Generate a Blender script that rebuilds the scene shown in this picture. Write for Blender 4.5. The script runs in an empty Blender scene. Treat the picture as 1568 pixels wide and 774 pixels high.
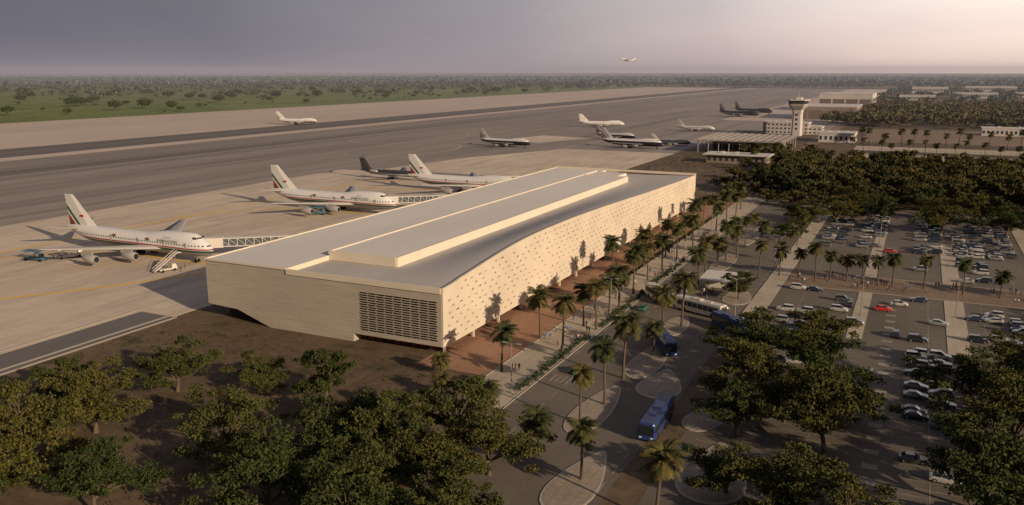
import bpy, math, random
import numpy as np
from mathutils import Vector, Matrix
random.seed(7); rng=np.random.default_rng(11)
sc=bpy.context.scene
sc.unit_settings.scale_length=0.8
col=sc.collection
def link(o): col.objects.link(o); return o
# ---------------------------------------------------------------- materials
def newmat(name):
    m=bpy.data.materials.new(name);m.use_nodes=True
    nt=m.node_tree;return m,nt,nt.nodes['Principled BSDF']
def flat(name,c,rough=.7,metal=0,spec=.3):
    m,nt,b=newmat(name)
    b.inputs['Base Color'].default_value=(*c,1);b.inputs['Roughness'].default_value=rough
    b.inputs['Metallic'].default_value=metal;b.inputs['Specular IOR Level'].default_value=spec
    return m
def N(nt,t,**k):
    n=nt.nodes.new(t)
    for a,b in k.items(): setattr(n,a,b)
    return n
def coords(nt,kind,scale):
    if kind=='world': g=N(nt,'ShaderNodeNewGeometry');out=g.outputs['Position']
    else: g=N(nt,'ShaderNodeTexCoord');out=g.outputs['Object']
    mp=N(nt,'ShaderNodeMapping');mp.inputs['Scale'].default_value=scale
    nt.links.new(out,mp.inputs['Vector']);return mp.outputs[0]
def noise(nt,vec,scale,detail=6,rough=.6):
    n=N(nt,'ShaderNodeTexNoise');n.inputs['Scale'].default_value=scale;n.inputs['Detail'].default_value=detail;n.inputs['Roughness'].default_value=rough
    nt.links.new(vec,n.inputs['Vector']);return n.outputs['Fac']
def ramp(nt,fac,stops,const=False):
    r=N(nt,'ShaderNodeValToRGB');cr=r.color_ramp
    if const: cr.interpolation='CONSTANT'
    while len(cr.elements)<len(stops): cr.elements.new(.5)
    for e,(p,c) in zip(cr.elements,stops): e.position=p;e.color=(*c,1) if len(c)==3 else c
    nt.links.new(fac,r.inputs[0]);return r.outputs[0]
def mix(nt,a,b,fac,mode='MIX'):
    n=N(nt,'ShaderNodeMix',data_type='RGBA',blend_type=mode)
    for s,x in ((n.inputs[0],fac),(n.inputs[6],a),(n.inputs[7],b)):
        if isinstance(x,(int,float)): s.default_value=x
        elif isinstance(x,tuple): s.default_value=(*x,1)
        else: nt.links.new(x,s)
    return n.outputs[2]
def surf(name,c1,c2,s1=.02,s2=.6,stretch=(1,1,1),rough=.9,c3=None,kind='world',bump=0,amp=.25,streak=None,joints=None):
    m,nt,b=newmat(name)
    v=coords(nt,kind,stretch)
    col1=ramp(nt,noise(nt,v,s1,5),[(.32,c1),(.68,c2)])
    f=noise(nt,v,s2,8,.7)
    g=ramp(nt,f,[(.25,(1-amp,)*3),(.75,(1+amp,)*3)])
    o=mix(nt,col1,g,1.0,'MULTIPLY')
    if c3:
        f3=noise(nt,v,s1*4.3,4);m3=ramp(nt,f3,[(.55,(0,0,0)),(.66,(1,1,1))]);o=mix(nt,o,c3,m3)
    if streak:
        v2=coords(nt,kind,streak[1]);f4=noise(nt,v2,streak[2],6,.65)
        m4=ramp(nt,f4,[(.45,(0,0,0)),(.7,(1,1,1))]);o=mix(nt,o,streak[0],m4)
    if joints:
        br=N(nt,'ShaderNodeTexBrick');br.offset=0;br.inputs['Scale'].default_value=1;br.inputs['Brick Width'].default_value=joints;br.inputs['Row Height'].default_value=joints
        br.inputs['Mortar Size'].default_value=.12;br.inputs['Mortar Smooth'].default_value=.5;br.inputs['Color1'].default_value=(1,1,1,1);br.inputs['Color2'].default_value=(.94,.94,.94,1);br.inputs['Mortar'].default_value=(.8,.79,.78,1)
        nt.links.new(coords(nt,kind,(1,1,1)),br.inputs['Vector']);o=mix(nt,o,br.outputs[0],1.0,'MULTIPLY')
    nt.links.new(o,b.inputs['Base Color']);b.inputs['Roughness'].default_value=rough
    b.inputs['Specular IOR Level'].default_value=.2
    if bump:
        bp=N(nt,'ShaderNodeBump');bp.inputs['Strength'].default_value=bump;bp.inputs['Distance'].default_value=.3
        nt.links.new(f,bp.inputs['Height']);nt.links.new(bp.outputs[0],b.inputs['Normal'])
    return m
def leafmat(name,ca,cb,cc,scale=.35):
    m,nt,b=newmat(name)
    v=coords(nt,'object',(1,1,1));f=noise(nt,v,scale,6,.8)
    c=ramp(nt,f,[(.3,ca),(.5,cb),(.7,cc)])
    oi=N(nt,'ShaderNodeObjectInfo');r=ramp(nt,oi.outputs['Random'],[(0,(.65,.78,.75)),(.5,(1,1,1)),(1,(1.35,1.12,.95))])
    c=mix(nt,c,r,1.0,'MULTIPLY')
    nt.links.new(c,b.inputs['Base Color']);b.inputs['Roughness'].default_value=.8;b.inputs['Specular IOR Level'].default_value=.1
    return m
# ---------------------------------------------------------------- mesh builder
class MB:
    def __init__(s): s.v=[];s.f=[];s.m=[];s.s=[]
    def add(s,vs,fs,mat=0,smooth=False):
        o=len(s.v);s.v+= [tuple(v) for v in vs]
        for f in fs: s.f.append(tuple(i+o for i in f));s.m.append(mat);s.s.append(smooth)
    def box(s,x0,y0,z0,x1,y1,z1,mat=0):
        s.add([(x0,y0,z0),(x1,y0,z0),(x1,y1,z0),(x0,y1,z0),(x0,y0,z1),(x1,y0,z1),(x1,y1,z1),(x0,y1,z1)],
              [(0,3,2,1),(4,5,6,7),(0,1,5,4),(1,2,6,5),(2,3,7,6),(3,0,4,7)],mat)
    def obox(s,p,d,w,h,mat=0,z=0,z2=0):
        x0,y0=p;x1,y1=d;L=math.hypot(x1-x0,y1-y0);nx,ny=-(y1-y0)/L*w/2,(x1-x0)/L*w/2
        s.add([(x0+nx,y0+ny,z),(x0-nx,y0-ny,z),(x1-nx,y1-ny,z2),(x1+nx,y1+ny,z2),(x0+nx,y0+ny,z+h),(x0-nx,y0-ny,z+h),(x1-nx,y1-ny,z2+h),(x1+nx,y1+ny,z2+h)],
              [(0,1,2,3),(7,6,5,4),(0,4,5,1),(1,5,6,2),(2,6,7,3),(3,7,4,0)],mat)
    def loft(s,rings,mat=0,smooth=False,caps=True):
        n=len(rings[0]);vs=[p for r in rings for p in r];fs=[]
        for i in range(len(rings)-1):
            for j in range(n):
                k=(j+1)%n;fs.append((i*n+j,i*n+k,(i+1)*n+k,(i+1)*n+j))
        s.add(vs,fs,mat,smooth)
        if caps:
            s.add(rings[0],[tuple(range(n))[::-1]],mat);s.add(rings[-1],[tuple(range(n))],mat)
    def tube(s,pts,rs,n=8,mat=0,smooth=True):
        rings=[]
        for i,p in enumerate(pts):
            p=Vector(p);a=Vector(pts[max(i-1,0)]);b=Vector(pts[min(i+1,len(pts)-1)]);d=(b-a).normalized()
            u=d.orthogonal().normalized() if abs(d.z)<.9 else Vector((1,0,0));u=(u-d*u.dot(d)).normalized();w=d.cross(u)
            rings.append([p+(u*math.cos(t)+w*math.sin(t))*rs[i] for t in [2*math.pi*k/n for k in range(n)]])
        s.loft(rings,mat,smooth)
    def poly(s,pts,z,mat=0): s.add([(x,y,z) for x,y in pts],[tuple(range(len(pts)))],mat)
    def mesh(s,name,mats):
        me=bpy.data.meshes.new(name);me.from_pydata(s.v,[],s.f)
        for m in mats: me.materials.append(m)
        me.polygons.foreach_set('material_index',s.m);me.polygons.foreach_set('use_smooth',s.s);me.update();return me
    def obj(s,name,mats): return link(bpy.data.objects.new(name,s.mesh(name,mats)))
def place(me,name,x,y,z=0,rot=0,sc_=1):
    o=bpy.data.objects.new(name,me);o.location=(x,y,z);o.rotation_euler=(0,0,rot)
    o.scale=(sc_,)*3 if isinstance(sc_,(int,float)) else sc_
    return link(o)
def sheet(name,x0,y0,x1,y1,z,mat):
    b=MB();b.add([(x0,y0,z),(x1,y0,z),(x1,y1,z),(x0,y1,z)],[(0,1,2,3)]);return b.obj(name,[mat])
def npmesh(name,V,Q,mi,mats):
    me=bpy.data.meshes.new(name);me.vertices.add(len(V));me.vertices.foreach_set('co',V.astype(np.float32).ravel())
    me.loops.add(Q.size);me.loops.foreach_set('vertex_index',Q.astype(np.int32).ravel())
    me.polygons.add(len(Q));me.polygons.foreach_set('loop_start',np.arange(0,Q.size,4,dtype=np.int32))
    try: me.polygons.foreach_set('loop_total',np.full(len(Q),4,dtype=np.int32))
    except Exception: pass
    for m in mats: me.materials.append(m)
    me.polygons.foreach_set('material_index',mi.astype(np.int32));me.update(calc_edges=True);me.validate();return me
def leaves(C,size,up=.3,asp=.6):
    n=len(C);nr=rng.normal(size=(n,3));nr[:,2]+=up;nr/=np.linalg.norm(nr,axis=1)[:,None]
    a=rng.normal(size=(n,3));u=np.cross(nr,a);u/=np.linalg.norm(u,axis=1)[:,None];w=np.cross(nr,u)
    sz=(size*rng.uniform(.6,1.4,n))[:,None]
    return np.stack([C-u*sz,C-w*sz*asp,C+u*sz,C+w*sz*asp],1).reshape(-1,3)
def combine(name,b,leafV,mats):
    tv=np.array(b.v);tq=np.array([f for f in b.f if len(f)==4]);n0=len(tv)
    lq=np.arange(len(leafV)).reshape(-1,4)+n0
    return npmesh(name,np.vstack([tv,leafV]),np.vstack([tq,lq]),np.concatenate([np.zeros(len(tq)),np.ones(len(lq))]),mats)
# ---------------------------------------------------------------- tree meshes
M_bark=surf('bark',(.09,.065,.045),(.14,.1,.07),s1=.5,s2=3,kind='object')
M_leaf=leafmat('tree_leaves',(.028,.038,.012),(.06,.067,.02),(.115,.105,.034))
M_leaf2=leafmat('forest_leaves',(.042,.044,.017),(.08,.074,.029),(.13,.11,.043))
M_frond=leafmat('palm_fronds',(.034,.045,.018),(.068,.07,.027),(.13,.11,.045),.8)
def broadleaf(name,seed,R,H,nl,leaf,mat,nlimb=9,per=9):
    r_=random.Random(seed);b=MB()
    th=H*.27;lx,ly=r_.uniform(-.6,.6),r_.uniform(-.6,.6)
    base=Vector((lx,ly,th))
    b.tube([(0,0,-.2),(0,0,.6),(lx*.5,ly*.3,th*.55),tuple(base)],[.85,.6,.48,.44],8)
    cl=[]
    for i in range(nlimb):
        a=i*2.39996+r_.uniform(-.35,.35);el=math.radians((12,28,45,62,80)[i%5]+r_.uniform(-8,8))
        hz=R*r_.uniform(.72,1.12);vt=(H-th)*r_.uniform(.82,1.05)
        tip=base+Vector((math.cos(a)*math.cos(el)*hz,math.sin(a)*math.cos(el)*hz,math.sin(el)*vt))
        m1=base+(tip-base)*.4+Vector((r_.uniform(-.6,.6),r_.uniform(-.6,.6),.7))
        b.tube([tuple(base-Vector((0,0,.4))),tuple(m1),tuple(base+(tip-base)*.92)],[.3,.2,.06],6)
        for k in range(per):
            t=r_.uniform(.42,1.08) if k>1 else 1.0
            sp=.10+.24*t
            c=base+(tip-base)*t+Vector((r_.gauss(0,1)*R*sp*.62,r_.gauss(0,1)*R*sp*.62,r_.gauss(0,.5)*R*sp*.5+.3))
            c.z=max(c.z,H*.26)
            rc=R*r_.uniform(.085,.175)
            cl.append((c.x,c.y,c.z,rc))
            if k%2==0: b.tube([tuple(base+(tip-base)*(t*.7)),tuple(c)],[.1,.04],5)
    P=[];tot=sum(c[3]**2 for c in cl)
    for (x,y,z,rc) in cl:
        n=int(nl*rc*rc/tot);d=rng.normal(size=(n,3));d/=np.linalg.norm(d,axis=1)[:,None]
        rad=rng.uniform(0,1,n)**.45;p=d*rad[:,None]*rc*np.array([1.25,1.25,.6])
        p+=rng.normal(size=(n,3))*.18*rc/1.4
        P.append(p+np.array([x,y,z]))
    P=np.vstack(P)
    return combine(name,b,leaves(P,leaf,.45),[M_bark,mat])
T_big=[broadleaf('broadleaf_tree_mesh_a',1,11.5,15.5,12500,.31,M_leaf,11,9),broadleaf('broadleaf_tree_mesh_b',2,11,14.5,11500,.31,M_leaf,10,9),
       broadleaf('broadleaf_tree_mesh_c',3,12,14,12500,.31,M_leaf,12,8),broadleaf('broadleaf_tree_mesh_d',4,10,16,10500,.31,M_leaf,10,8),
       broadleaf('broadleaf_tree_mesh_e',9,11,13,11500,.31,M_leaf,9,10)]
T_mid=[broadleaf('woodland_tree_mesh_a',5,11.5,14,3600,.6,M_leaf2,10,8),broadleaf('woodland_tree_mesh_b',6,10.5,15,3400,.6,M_leaf2,9,8),broadleaf('woodland_tree_mesh_c',8,12,13,3800,.6,M_leaf2,11,8)]
def palm(name,seed,H,R,nf):
    r_=random.Random(seed);b=MB()
    lx,ly=r_.uniform(-.7,.7),r_.uniform(-.7,.7)
    pts=[(lx*(t*t),ly*(t*t),H*t) for t in [0,.1,.3,.5,.7,.85,.97,1]]
    b.tube(pts,[.5,.38,.32,.3,.29,.3,.48,.3],8)
    V=[]
    for i in range(nf):
        a=i*2.39996;e0=math.radians(r_.uniform(-35,80)) if i>6 else math.radians(r_.uniform(60,85))
        L=R*r_.uniform(.8,1.15);p=Vector((lx,ly,H));el=e0;segs=9;pp=[]
        for k in range(segs+1):
            pp.append(p.copy());st=L/segs
            p=p+Vector((math.cos(a)*math.cos(el),math.sin(a)*math.cos(el),math.sin(el)))*st
            el-=math.radians(r_.uniform(8,12)) if e0>-.2 else math.radians(5)
        side=Vector((-math.sin(a),math.cos(a),0))
        for k in range(segs):
            d=(pp[k+1]-pp[k]);w=.05
            V+= [pp[k]-side*w,pp[k]+side*w,pp[k+1]+side*w*.6,pp[k+1]-side*w*.6]
            if k<1: continue
            ll=R*.24*math.sin(math.pi*(k+.8)/(segs+1.2))+.25
            for h in (0,.33,.66):
                q=pp[k]+d*h
                for s_ in (-1,1):
                    tip=q+side*s_*ll*.85+d.normalized()*ll*.55+Vector((0,0,-ll*r_.uniform(.15,.5)))
                    wd=d.normalized()*.13
                    V+=[q-wd,q+wd,tip+wd*.4,tip-wd*.2]
    return combine(name,b,np.array([tuple(v) for v in V]),[M_bark,M_frond])
T_palm=[palm('palm_mesh_a',1,14,4.9,44),palm('palm_mesh_b',2,12.5,4.7,40),palm('palm_mesh_c',3,11,5.1,46),palm('palm_mesh_d',7,15.5,4.5,38)]
T_palmlow=[palm('palm_low_mesh_a',4,7.5,5.6,52),palm('palm_low_mesh_b',5,8.5,5.6,50)]
# ---------------------------------------------------------------- ground
M_ground=surf('dry_earth',(.10,.068,.042),(.155,.108,.068),s1=.02,s2=.35,c3=(.065,.056,.028),bump=.4,amp=.4)
sheet('ground',-30000,-1500,30000,40000,0,M_ground)
M_grass=surf('savannah_grass',(.115,.155,.04),(.18,.20,.07),s1=.004,s2=.05,c3=(.08,.115,.035),amp=.25)
sheet('grass_field',-20000,-500,-1280,30000,.05,M_grass)
M_grass2=surf('scrub_grass',(.12,.105,.065),(.16,.14,.09),s1=.004,s2=.05,c3=(.08,.08,.045),amp=.25)
sheet('scrub_field',-1280,4300,20000,30000,.05,M_grass2)
M_conc=surf('apron_concrete',(.54,.44,.345),(.64,.53,.42),s1=.012,s2=.2,amp=.07,streak=((.43,.35,.28),(1,.12,1),.12),joints=7.5)
M_shoulder=surf('shoulder_concrete',(.44,.355,.295),(.52,.425,.36),s1=.006,s2=.05,amp=.1,stretch=(1,.15,1))
M_asph=surf('runway_asphalt',(.24,.205,.182),(.31,.265,.238),s1=.01,s2=.12,amp=.12,stretch=(1,.18,1),streak=((.17,.15,.142),(1,.02,1),.05))
M_asphd=surf('dark_asphalt',(.125,.112,.105),(.165,.148,.138),s1=.01,s2=.3,amp=.14,stretch=(1,.1,1))
sheet('runway_shoulder',-1280,-500,-852,4400,.05,M_shoulder)
sheet('runway',-852,-500,-765,4400,.05,M_asphd)
sheet('taxiway_shoulder',-765,-500,-735,4400,.05,M_shoulder)
sheet('taxiway',-735,-500,-425,4400,.05,M_asph)
M_tyrem=surf('tyre_marks',(.13,.118,.112),(.25,.22,.2),s1=.012,s2=.12,amp=.15,stretch=(1.6,.05,1))
sheet('runway_tyre_marks',-660,-500,-630,4400,.08,M_tyrem)
sheet('apron',-425,-300,-214,560,.05,M_conc)
sheet('far_taxiway',-425,560,-214,4400,.05,M_asph)
b=MB();b.poly([(-395,575),(-214,575),(-214,812),(-330,812),(-378,690)],.08);b.obj('apron_patch',[M_conc])
b=MB();b.poly([(-445,880),(-385,870),(-355,960),(-425,975)],.08);b.obj('apron_patch',[M_conc])
b=MB();b.poly([(-214,1180),(-110,1180),(-110,1480),(-214,1480)],.05);b.obj('apron_patch',[M_asph])
b=MB();b.poly([(-300,1420),(-130,1420),(-130,4200),(-300,4200)],.09);b.obj('apron_patch',[M_shoulder])
sheet('service_road',-229,-300,-214,190,.09,M_asphd)
b=MB()
for x in (-231.5,-216.5,-213.2): b.box(x,-300,.0,x+.5,190,.45)
b.obj('drain_kerb',[flat('kerb_concrete',(.25,.22,.2))])
M_yel=flat('yellow_paint',(.80,.47,.01),.8)
def ribbon(b,pts,w,z,mat=0):
    L=[];R_=[]
    for i,p in enumerate(pts):
        a=pts[max(i-1,0)];c=pts[min(i+1,len(pts)-1)];dx,dy=c[0]-a[0],c[1]-a[1];l=math.hypot(dx,dy) or 1
        nx,ny=-dy/l*w/2,dx/l*w/2;L.append((p[0]+nx,p[1]+ny,z));R_.append((p[0]-nx,p[1]-ny,z))
    n=len(pts);b.add(L+R_,[(i,n+i,n+i+1,i+1) for i in range(n-1)],mat)
def bez(p0,p1,p2,n=14):
    return [((1-t)**2*p0[0]+2*t*(1-t)*p1[0]+t*t*p2[0],(1-t)**2*p0[1]+2*t*(1-t)*p1[1]+t*t*p2[1]) for t in [i/n for i in range(n+1)]]
b=MB()
ribbon(b,[(-362,0),(-362,300),(-362,620)],1.4,.10)
for yp in (253,388,488):
    ribbon(b,bez((-362,yp-70),(-350,yp),(-300,yp))+[(-262,yp)],1.3,.115)
ribbon(b,[(-302,120)]+bez((-296,170),(-272,195),(-252,240)),1.5,.13)
ribbon(b,bez((-262,262),(-250,272),(-262,300)),1.1,.13)
b.obj('yellow_taxi_line',[M_yel])
b=MB()
for cx,cy,r0 in ((-560,880,60),(-480,740,50)):
    ribbon(b,[(cx+r0*math.cos(t),cy+r0*1.6*math.sin(t)) for t in np.linspace(-2.2,1.2,24)],2.0,.12)
ribbon(b,[(-440,-300),(-440,2500)],1.2,.12)
ribbon(b,[(-808,-300),(-808,4000)],1.5,.12)
b.obj('taxiway_marking',[surf('faded_paint',(.35,.31,.28),(.44,.39,.35))])
# ---------------------------------------------------------------- landside
M_red=surf('laterite_paving',(.27,.14,.085),(.36,.21,.135),s1=.05,s2=1,amp=.2,joints=3)
M_prom=surf('promenade_paving',(.38,.315,.245),(.48,.40,.315),s1=.05,s2=.7,amp=.15,joints=2.5)
M_road=surf('road_asphalt',(.12,.10,.082),(.17,.143,.117),s1=.04,s2=1.2,amp=.2)
M_park=surf('parking_asphalt',(.115,.095,.077),(.165,.138,.112),s1=.03,s2=1.0,amp=.2)
M_cross=surf('brown_paving',(.18,.125,.085),(.25,.18,.125),s1=.05,s2=1,amp=.2)
sheet('plaza_paving',-119,186,-97,520,.05,M_red)
sheet('promenade',-97,168,-83.2,560,.06,M_prom)
sheet('approach_road',-83.2,60,-47.5,560,.03,M_road)
sheet('pedestrian_strip',-47.5,255,-41,545,.16,M_prom)
sheet('parking_lot',-41,60,170,322,.03,M_park)
sheet('cross_promenade',-41,322,170,348,.12,M_cross)
sheet('parking_lot',-41,348,170,530,.03,M_park)
b=MB()
for (x0,y0,x1,y1) in ((-14.5,262,-10,321.9),(-14.5,348.1,-10,500),(13,255,19,321.9),(13,348.1,19,430),(46,250,52,321.9),(46,348.1,52,500)):
    b.box(x0,y0,0,x1,y1,.14)
b.obj('parking_median',[M_prom])
def island(pts,mat,name='traffic_island',h=.18):
    b=MB();n=len(pts)
    b.add([(x,y,0) for x,y in pts]+[(x,y,h) for x,y in pts],[tuple(range(n,2*n))]+[(i,(i+1)%n,n+(i+1)%n,n+i) for i in range(n)],0)
    cx=sum(p[0] for p in pts)/n;cy=sum(p[1] for p in pts)/n
    b.poly([(cx+(x-cx)*.93,cy+(y-cy)*.95) for x,y in pts],h+.02,1)
    return b.obj(name,[M_kerb,mat])
M_kerb=flat('kerb',(.38,.33,.28),.8)
def blob(cx,cy,rx,ry,rot=0,tear=0,n=28):
    out=[]
    for i in range(n):
        t=2*math.pi*i/n;x=rx*math.cos(t)*(1-tear*math.sin(t));y=ry*math.sin(t)
        out.append((cx+x*math.cos(rot)-y*math.sin(rot),cy+x*math.sin(rot)+y*math.cos(rot)))
    return out
M_isl=surf('island_paving',(.27,.22,.17),(.36,.30,.235),s1=.08,s2=1,amp=.18,joints=2)
for a in ((-62,218,4.2,17,.02,.4),(-63.5,178,4.2,16,0,.3),(-54,201,5,11,.1,.6),(-31,158,6,14,.1,.6),(-38,186,3.8,11,-.2,.5),(-54,143,4.5,14,0,.5),(-64,252,4,12,0,.3),(-69,310,4,18,0,.3),(-69,352,4,22,0,.3),(-53,296,4.6,12,.05,.4),(-69,410,3.5,24,0,.2)):
    island(blob(*a),M_isl)
sheet('bus_stop_paving',-47.4,236,-41.1,254,.15,M_prom)
b=MB()
for (ya,yb) in ((150,318),(352,510)):
    for cx in (-32,-16,8,24,37,60,76):
        for side in (-1,1):
            y=ya
            while y<yb:
                b.add([(cx,y,.05),(cx+side*5.8,y,.05),(cx+side*5.8,y+.22,.05),(cx,y+.22,.05)],[(0,1,2,3) if side>0 else (3,2,1,0)]);y+=3.5
        b.add([(cx-.1,ya,.055),(cx+.1,ya,.055),(cx+.1,yb,.055),(cx-.1,yb,.055)],[(0,1,2,3)])
for x in (-82.4,-76,-49.2):
    y=140
    while y<540: b.add([(x,y,.06),(x+.25,y,.06),(x+.25,y+4,.06),(x,y+4,.06)],[(0,1,2,3)]);y+=8
for y0 in (190,322,430):
    for k in range(8):
        x=-81+k*1.5
        b.add([(x,y0,.065),(x+.75,y0,.065),(x+.75,y0+5,.065),(x,y0+5,.065)],[(0,1,2,3)])
for k in range(22):
    y=150+k*7.5
    b.add([(-4.5,y,.06),(-1.6,y,.06),(-1.6,y+2.4,.06),(-4.5,y+2.4,.06)],[(0,1,2,3)])
b.obj('parking_markings',[surf('worn_white_paint',(.19,.165,.14),(.36,.32,.27),s1=.2,s2=2)])
b=MB()
b.box(-83.5,168,0,-83.2,545,.2);b.box(-97.3,186,0,-97,540,.2);b.box(-47.7,255,0,-47.5,545,.2)
b.box(-41,322,0,170,322.3,.16);b.box(-41,347.7,0,170,348,.16)
b.obj('kerb',[M_kerb])
def clumpstrip(name,pts,rad,h,per,leaf,mat):
    P=[]
    for x,y in pts:
        d=rng.normal(size=(per,3));d/=np.linalg.norm(d,axis=1)[:,None];d*=rng.uniform(.3,1,per)[:,None]**.5
        d[:,2]=np.abs(d[:,2]);P.append(d*np.array([rad,rad,h])*rng.uniform(.6,1.25)+np.array([x,y,.1]))
    V=leaves(np.vstack(P),leaf,.2);Q=np.arange(len(V)).reshape(-1,4)
    return link(bpy.data.objects.new(name,npmesh(name,V,Q,np.zeros(len(Q)),[mat])))
M_hedge=leafmat('hedge_leaves',(.02,.035,.02),(.04,.06,.03),(.08,.09,.045),.5)
pts=[(-85+random.uniform(-.7,.7),y) for y in np.arange(176,420,1.5) if (int(y)//12)%5!=4 and random.random()<.85]
clumpstrip('hedge',pts,1.1,1.3,60,.28,M_hedge)
pts=[(-97.9+random.uniform(-.5,.5),y) for y in np.arange(300,480,2.4)]
clumpstrip('hedge',pts,1.0,1.4,50,.28,M_hedge)
M_scrub=leafmat('scrub_leaves',(.05,.042,.022),(.085,.07,.035),(.14,.105,.055),.5)
pts=[(random.uniform(-211,-84),random.uniform(60,186)) for _ in range(900)]
clumpstrip('grass_tufts',[p for p in pts if math.sin(p[0]*.09)+math.cos(p[1]*.11)+random.uniform(-.8,.8)>0],.9,.45,14,.18,M_scrub)
pts=[(random.uniform(-205,-130),random.uniform(500,800)) for _ in range(300)]
clumpstrip('grass_tufts',pts,1.4,.7,12,.35,M_scrub)
# ---------------------------------------------------------------- terminal
def terminal():
    root=link(bpy.data.objects.new('airport_terminal',None))
    def wallmat(name,c1,c2,c3,st,bw,rh,mort,ns,along):
        m,nt,bs=newmat(name)
        v=coords(nt,'world',st);f=noise(nt,v,ns,8,.75);c=ramp(nt,f,[(.3,c1),(.55,c2),(.75,c3)])
        v2=coords(nt,'world',(1,1,1));big=ramp(nt,noise(nt,v2,.05,4),[(.3,(.90,.90,.90)),(.7,(1.07,1.06,1.05))]);c=mix(nt,c,big,1.0,'MULTIPLY')
        br=N(nt,'ShaderNodeTexBrick');br.inputs['Scale'].default_value=1;br.inputs['Brick Width'].default_value=bw;br.inputs['Row Height'].default_value=rh
        br.inputs['Mortar Size'].default_value=.03;br.inputs['Color1'].default_value=(1,1,1,1);br.inputs['Color2'].default_value=(.955,.955,.95,1);br.inputs['Mortar'].default_value=(mort,mort,mort*.98,1)
        g=N(nt,'ShaderNodeNewGeometry');sp=N(nt,'ShaderNodeSeparateXYZ');cb=N(nt,'ShaderNodeCombineXYZ');nt.links.new(g.outputs['Position'],sp.inputs[0])
        nt.links.new(sp.outputs[along],cb.inputs[0]);nt.links.new(sp.outputs[2],cb.inputs[1]);nt.links.new(cb.outputs[0],br.inputs['Vector'])
        nt.links.new(mix(nt,c,br.outputs[0],1.0,'MULTIPLY'),bs.inputs['Base Color']);bs.inputs['Roughness'].default_value=.85;bs.inputs['Specular IOR Level'].default_value=.2
        return m
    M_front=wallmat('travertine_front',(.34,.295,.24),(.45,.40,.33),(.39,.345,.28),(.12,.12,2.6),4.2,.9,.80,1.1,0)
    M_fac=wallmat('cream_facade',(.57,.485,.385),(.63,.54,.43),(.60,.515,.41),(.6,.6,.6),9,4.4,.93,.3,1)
    M_roof=surf('roof_membrane',(.62,.575,.535),(.68,.63,.585),s1=.03,s2=.4,amp=.04,stretch=(1,.3,1))
    M_roofd=surf('roof_grey',(.42,.39,.365),(.48,.445,.415),s1=.03,s2=.4,amp=.05,stretch=(1,.3,1))
    M_para=surf('parapet_cream',(.62,.54,.43),(.68,.595,.48),s1=.1,s2=1,amp=.05)
    M_dark=flat('dark_opening',(.012,.01,.008),.6,spec=.1);M_redg=flat('red_glazing',(.28,.06,.03),.4)
    M_glass=flat('dark_glass',(.03,.035,.04),.1,spec=.8);M_airbase=flat('dark_ground_floor',(.12,.05,.03),.8)  # last one: even dark red-brown for the airside ground floor
    Y0,Y1=195,486.5
    b=MB()
    sec=[(-203.4,19.6),(-203.4,4.9),(-191,4.3),(-178,.0),(-146,0),(-146,2.5),(-115.9,2.5),(-115.9,18.2),(-170.5,18.2),(-170.5,19.6)]
    n=len(sec)
    b.add([(x,Y0,z) for x,z in sec],[tuple(range(n))],0)
    b.add([(x,Y1,z) for x,z in sec],[tuple(range(n))[::-1]],0)
    for i in range(n):
        j=(i+1)%n;(xa,za),(xb,zb)=sec[i],sec[j]
        mt=1 if i in (9,) else 2 if i==7 else 3 if i==8 else 0
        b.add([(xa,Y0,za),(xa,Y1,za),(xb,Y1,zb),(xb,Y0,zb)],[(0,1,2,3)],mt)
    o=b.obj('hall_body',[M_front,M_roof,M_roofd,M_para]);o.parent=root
    ks=[(195,0),(206,.9),(218,2.1),(231,3.4),(245,4.4),(262,4.9),(290,4.9),(320,4.3),(351,3.4),(380,2.4),(408,1.6),(450,.6),(486.5,0)]
    ky=[k[0] for k in ks];kz=[k[1] for k in ks]
    def bul(y): return float(sum(np.interp(y+d,ky,kz)*w for d,w in ((-8,.2),(-4,.2),(0,.2),(4,.2),(8,.2))))*min(1,max(0,(y-195)/10.0))
    ys=list(np.linspace(Y0,Y1,110))
    xs=list(np.linspace(-144.2,-115.9,12))
    b=MB();vs=[];fs=[]
    for y in ys:
        for x in xs:
            t=(x-xs[0])/(xs[-1]-xs[0]);s_=t*t*(3-2*t);vs.append((x,y,18.25+(bul(y)+.7)*s_))
    m=len(xs)
    for i in range(len(ys)-1):
        for j in range(m-1): fs.append((i*m+j,i*m+j+1,(i+1)*m+j+1,(i+1)*m+j))
    b.add(vs,fs,0,True);o=b.obj('curved_side_roof',[M_roofd]);o.parent=root
    b=MB()
    for i in range(len(ys)-1):
        ya,yb=ys[i],ys[i+1];ha,hb=19.6+bul(ya),19.6+bul(yb)
        b.add([(-115.2,ya,2.5),(-115.2,yb,2.5),(-115.2,yb,hb),(-115.2,ya,ha)],[(0,1,2,3)],0)
        b.add([(-115.89,ya,2.5),(-115.89,yb,2.5),(-115.89,yb,hb),(-115.89,ya,ha)],[(3,2,1,0)],0)
        b.add([(-115.2,ya,ha),(-115.2,yb,hb),(-115.89,yb,hb),(-115.89,ya,ha)],[(0,1,2,3)],0)
        b.add([(-115.2,ya,2.5),(-115.2,yb,2.5),(-115.89,yb,2.5),(-115.89,ya,2.5)],[(3,2,1,0)],0)
    b.add([(-115.89,Y0,2.5),(-115.2,Y0,2.5),(-115.2,Y0,19.6),(-115.89,Y0,19.6)],[(0,1,2,3)],0)
    b.add([(-115.89,Y1,2.5),(-115.2,Y1,2.5),(-115.2,Y1,19.6),(-115.89,Y1,19.6)],[(3,2,1,0)],0)
    o=b.obj('street_facade',[M_fac]);o.parent=root
    b=MB();r_=random.Random(5)
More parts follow.
